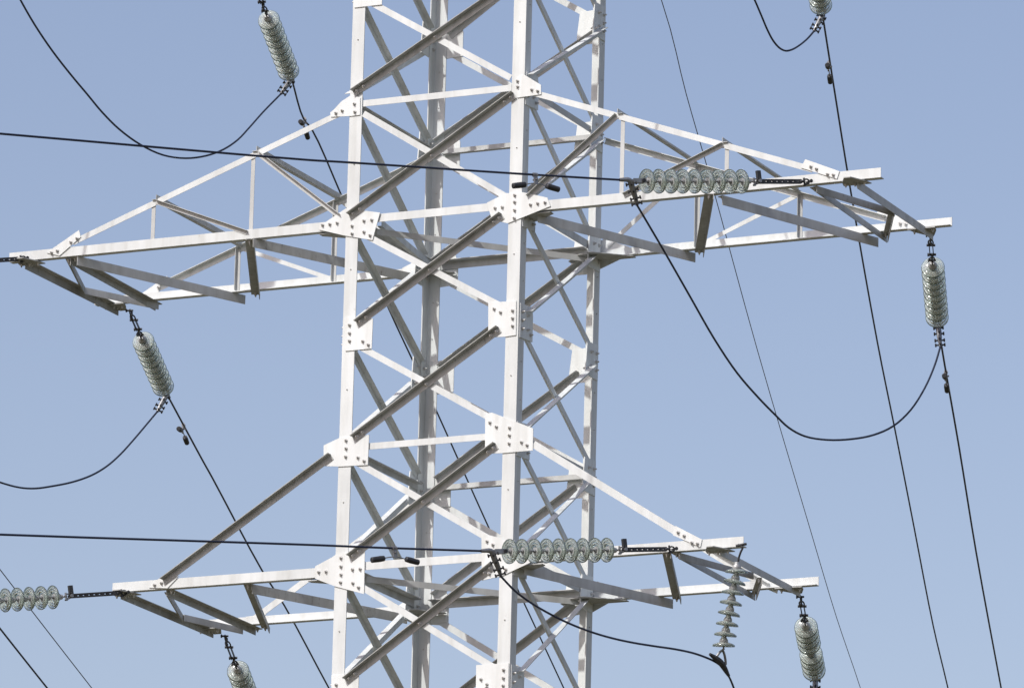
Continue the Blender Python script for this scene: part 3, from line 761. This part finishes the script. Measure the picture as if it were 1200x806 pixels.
make_string('BTR', 'glass disc string at the top right edge, only its last discs in view', 1.0, 2.19, jend=W(JUMP['TR'][-1]), wdir=wire_dir('BTR'))

# suspension string that holds the jumper off the lower right crossarm
S_, E_ = W(STR['SUS'][0]), W(STR['SUS'][1])
d = (E_-S_).normalized(); x, y = frame_for(d, V(0.41, -0.88, 0))
sus = new_thing('suspension_insulator', S_, 'thin upright string of eight glass dishes holding the jumper under the lower right crossarm tip', 'insulator')
rot = Matrix((x, y, d)).transposed().to_4x4()
L = (E_-S_).length
f0 = 0.24
for i in range(8):
    z = f0 + (L-0.13-f0)*i/7
    tilt = Matrix.Rotation(R([7, -3, 2, 0, -2, 2, 4, 8][i]), 4, 'X')
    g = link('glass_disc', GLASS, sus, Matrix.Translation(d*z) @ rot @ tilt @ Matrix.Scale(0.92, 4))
    link('metal_cap', CAP, g); link('pin', PIN, g)
bm = bmesh.new()
tube(bm, smooth_path([S_ + V(-0.03, 0, 0.03), S_ + V(0.02, 0, 0.0), S_ + V(0.0, 0, -0.05), S_ + d*0.10, S_ + d*0.145 + x*0.0], 4), 0.011, 8)
tube(bm, [S_ + V(-0.05, 0, 0.02), S_ + V(0.06, 0, 0.03)], 0.014, 8)
part('hook', bm, 'hardware', sus)
bm = bmesh.new()
jd = (W(JUMP['LR'][14])-W(JUMP['LR'][10])).normalized()
sd = jd.cross(x).normalized()
for s_ in (-1, 1):
    tube(bm, smooth_path([E_ + d*-0.075, E_ - d*0.045 + jd*0.03*s_, E_ + jd*0.065*s_ + d*0.02, E_ + jd*0.07*s_ + d*0.045], 4), 0.013, 8)
part('yoke', bm, 'clamp', sus)
bm = bmesh.new()
pth = smooth_path([E_ - jd*0.16 + d*0.03, E_ + d*0.05, E_ + jd*0.14 + d*0.13], 6)
k = len(pth)
tube(bm, pth, [0.014 + 0.018*math.sin(math.pi*i/(k-1)) for i in range(k)], 10)
part('suspension_clamp', bm, 'hardware', sus, smooth=True)

# ------------------------------------------------------------------ conductors, jumpers, ground wires
def wire(name, pts, r, label, cat, m='wire', group=None, sub=4, seg=8):
    P = [W(p) for p in pts]
    path = smooth_path(P, sub)
    o0 = path[0].copy()
    bm = bmesh.new(); tube(bm, [p-o0 for p in path], r, seg)
    o = link(name, mesh_of(name, bm, m, True))
    o.location = o0
    tag(o, label, cat, group)
    return o
def start(key):
    pts = [tuple(p) for p in WIRE[key]]
    E = V(*STR[key][1]); wd = wire_dir(key)
    pts = [p for p in pts if (V(*p)-E).length > 0.9]
    return [tuple(E + wd*0.14)] + pts
GC = 'conductors strung to the towers on either side'
CL = {
 'BTL': 'dark conductor dropping from the top left string and passing behind the tower legs',
 'BUL': 'dark conductor dropping from the upper left far string, crossing behind the lower left crossarm',
 'BTR': 'dark conductor from the top right string, crossing behind the upper right crossarm tip',
 'BUR': 'dark conductor dropping from the upper right far string, rightmost in the photo',
 'BLR': 'dark conductor beyond the clamp of the string with the shattered disc',
 'BLL': 'dark conductor beyond the string at the bottom edge below the lower left crossarm',
 'FUR': 'dark conductor from the left edge crossing over the upper left crossarm to its string',
 'FUL': 'dark conductor running out of the photo from the string of the upper left crossarm tip',
 'FLL': 'dark conductor running out of the photo from the string of the lower left crossarm tip',
 'FTL': 'dark conductor above the photo from the left front string of the topmost crossarm',
 'FTR': 'dark conductor above the photo from the right front string of the topmost crossarm',
 'FLR': 'dark conductor from the left edge passing just above the lower left crossarm'}
for k, lab in CL.items():
    wire('conductor', start(k), 0.0110, lab, 'power line', group=GC)
wire('conductor', WIRE['CL'], 0.0115, 'dark conductor crossing the bottom left corner of the photo', 'power line', group=GC)
wire('ground_wire', WIRE['GR'], 0.0062, 'thin grey wire from the top centre passing behind the upper right crossarm', 'wire', 'thin')
wire('ground_wire', WIRE['GL'], 0.0062, 'thin grey wire passing behind the glass discs at the lower left edge', 'wire', 'thin')
JL = {
 'UR': 'deep dark jumper loop under the upper right crossarm',
 'TL': 'dark jumper loop at the top left dipping to the upper left crossarm',
 'UL': 'dark jumper loop in the left part below the upper left crossarm',
 'LR': 'dark jumper from the lower level string to the clamp of the upright dish string',
 'TR': 'short dark jumper loop at the top right edge of the photo'}
for k, lab in JL.items():
    P = [V(*p) for p in JUMP[k]]
    P = relax(P, 1)
    wire('jumper_wire', [tuple(p) for p in P], 0.0108, lab, 'jumper wire', group='jumper loops between the strings')

# vibration dampers
def damper(key, label, dx=0.0):
    c = W(DAMP[key]); wd = wire_dir(key)
    dn = V(0, 0, -1); dn = (dn - wd*dn.dot(wd)).normalized()
    sd = wd.cross(dn)
    th = new_thing('vibration_damper', c, label, 'vibration damper', 'vibration dampers on the conductors')
    hang = c + dn*0.085
    bm = bmesh.new()
    box(bm, c + dn*0.045 + sd*0.006, wd, sd, dn, 0.040, 0.016, 0.10)
    tube(bm, [c - wd*0.024, c + wd*0.024], 0.021, 10)
    tube(bm, [c + dn*0.045 - sd*0.035, c + dn*0.045 + sd*0.035], 0.010, 6)
    part('damper_clamp', bm, 'clamp', th)
    bm = bmesh.new()
    tube(bm, smooth_path([hang - wd*0.20 + dn*0.035, hang, hang + wd*0.20 + dn*0.03], 5), 0.006, 6)
    part('messenger_cable', bm, 'clamp', th)
    for s_, tl in ((-1, 0.20), (1, 0.14)):
        ax = (wd*s_ + dn*tl).normalized()
        p = hang + wd*0.125*s_ + dn*0.018
        bm = bmesh.new()
        tube(bm, [p, p+ax*0.006, p+ax*0.05, p+ax*0.15, p+ax*0.155], [0.020, 0.027, 0.030, 0.028, 0.021], 16)
        part('damper_weight', bm, 'rubber', th, smooth=True)
damper('FUR', 'twin weight damper under the upper front conductor, before the front right leg')
damper('FLR', 'twin weight damper under the lower front conductor, between the two left legs')
damper('BTL', 'twin weight damper just behind the rising chord of the upper left crossarm')
damper('BUL', 'twin weight damper on the conductor below the upper left far string')
damper('BTR', 'twin weight damper near the top right edge below the topmost string')
damper('BUR', 'twin weight damper on the conductor just below the upper right far string')
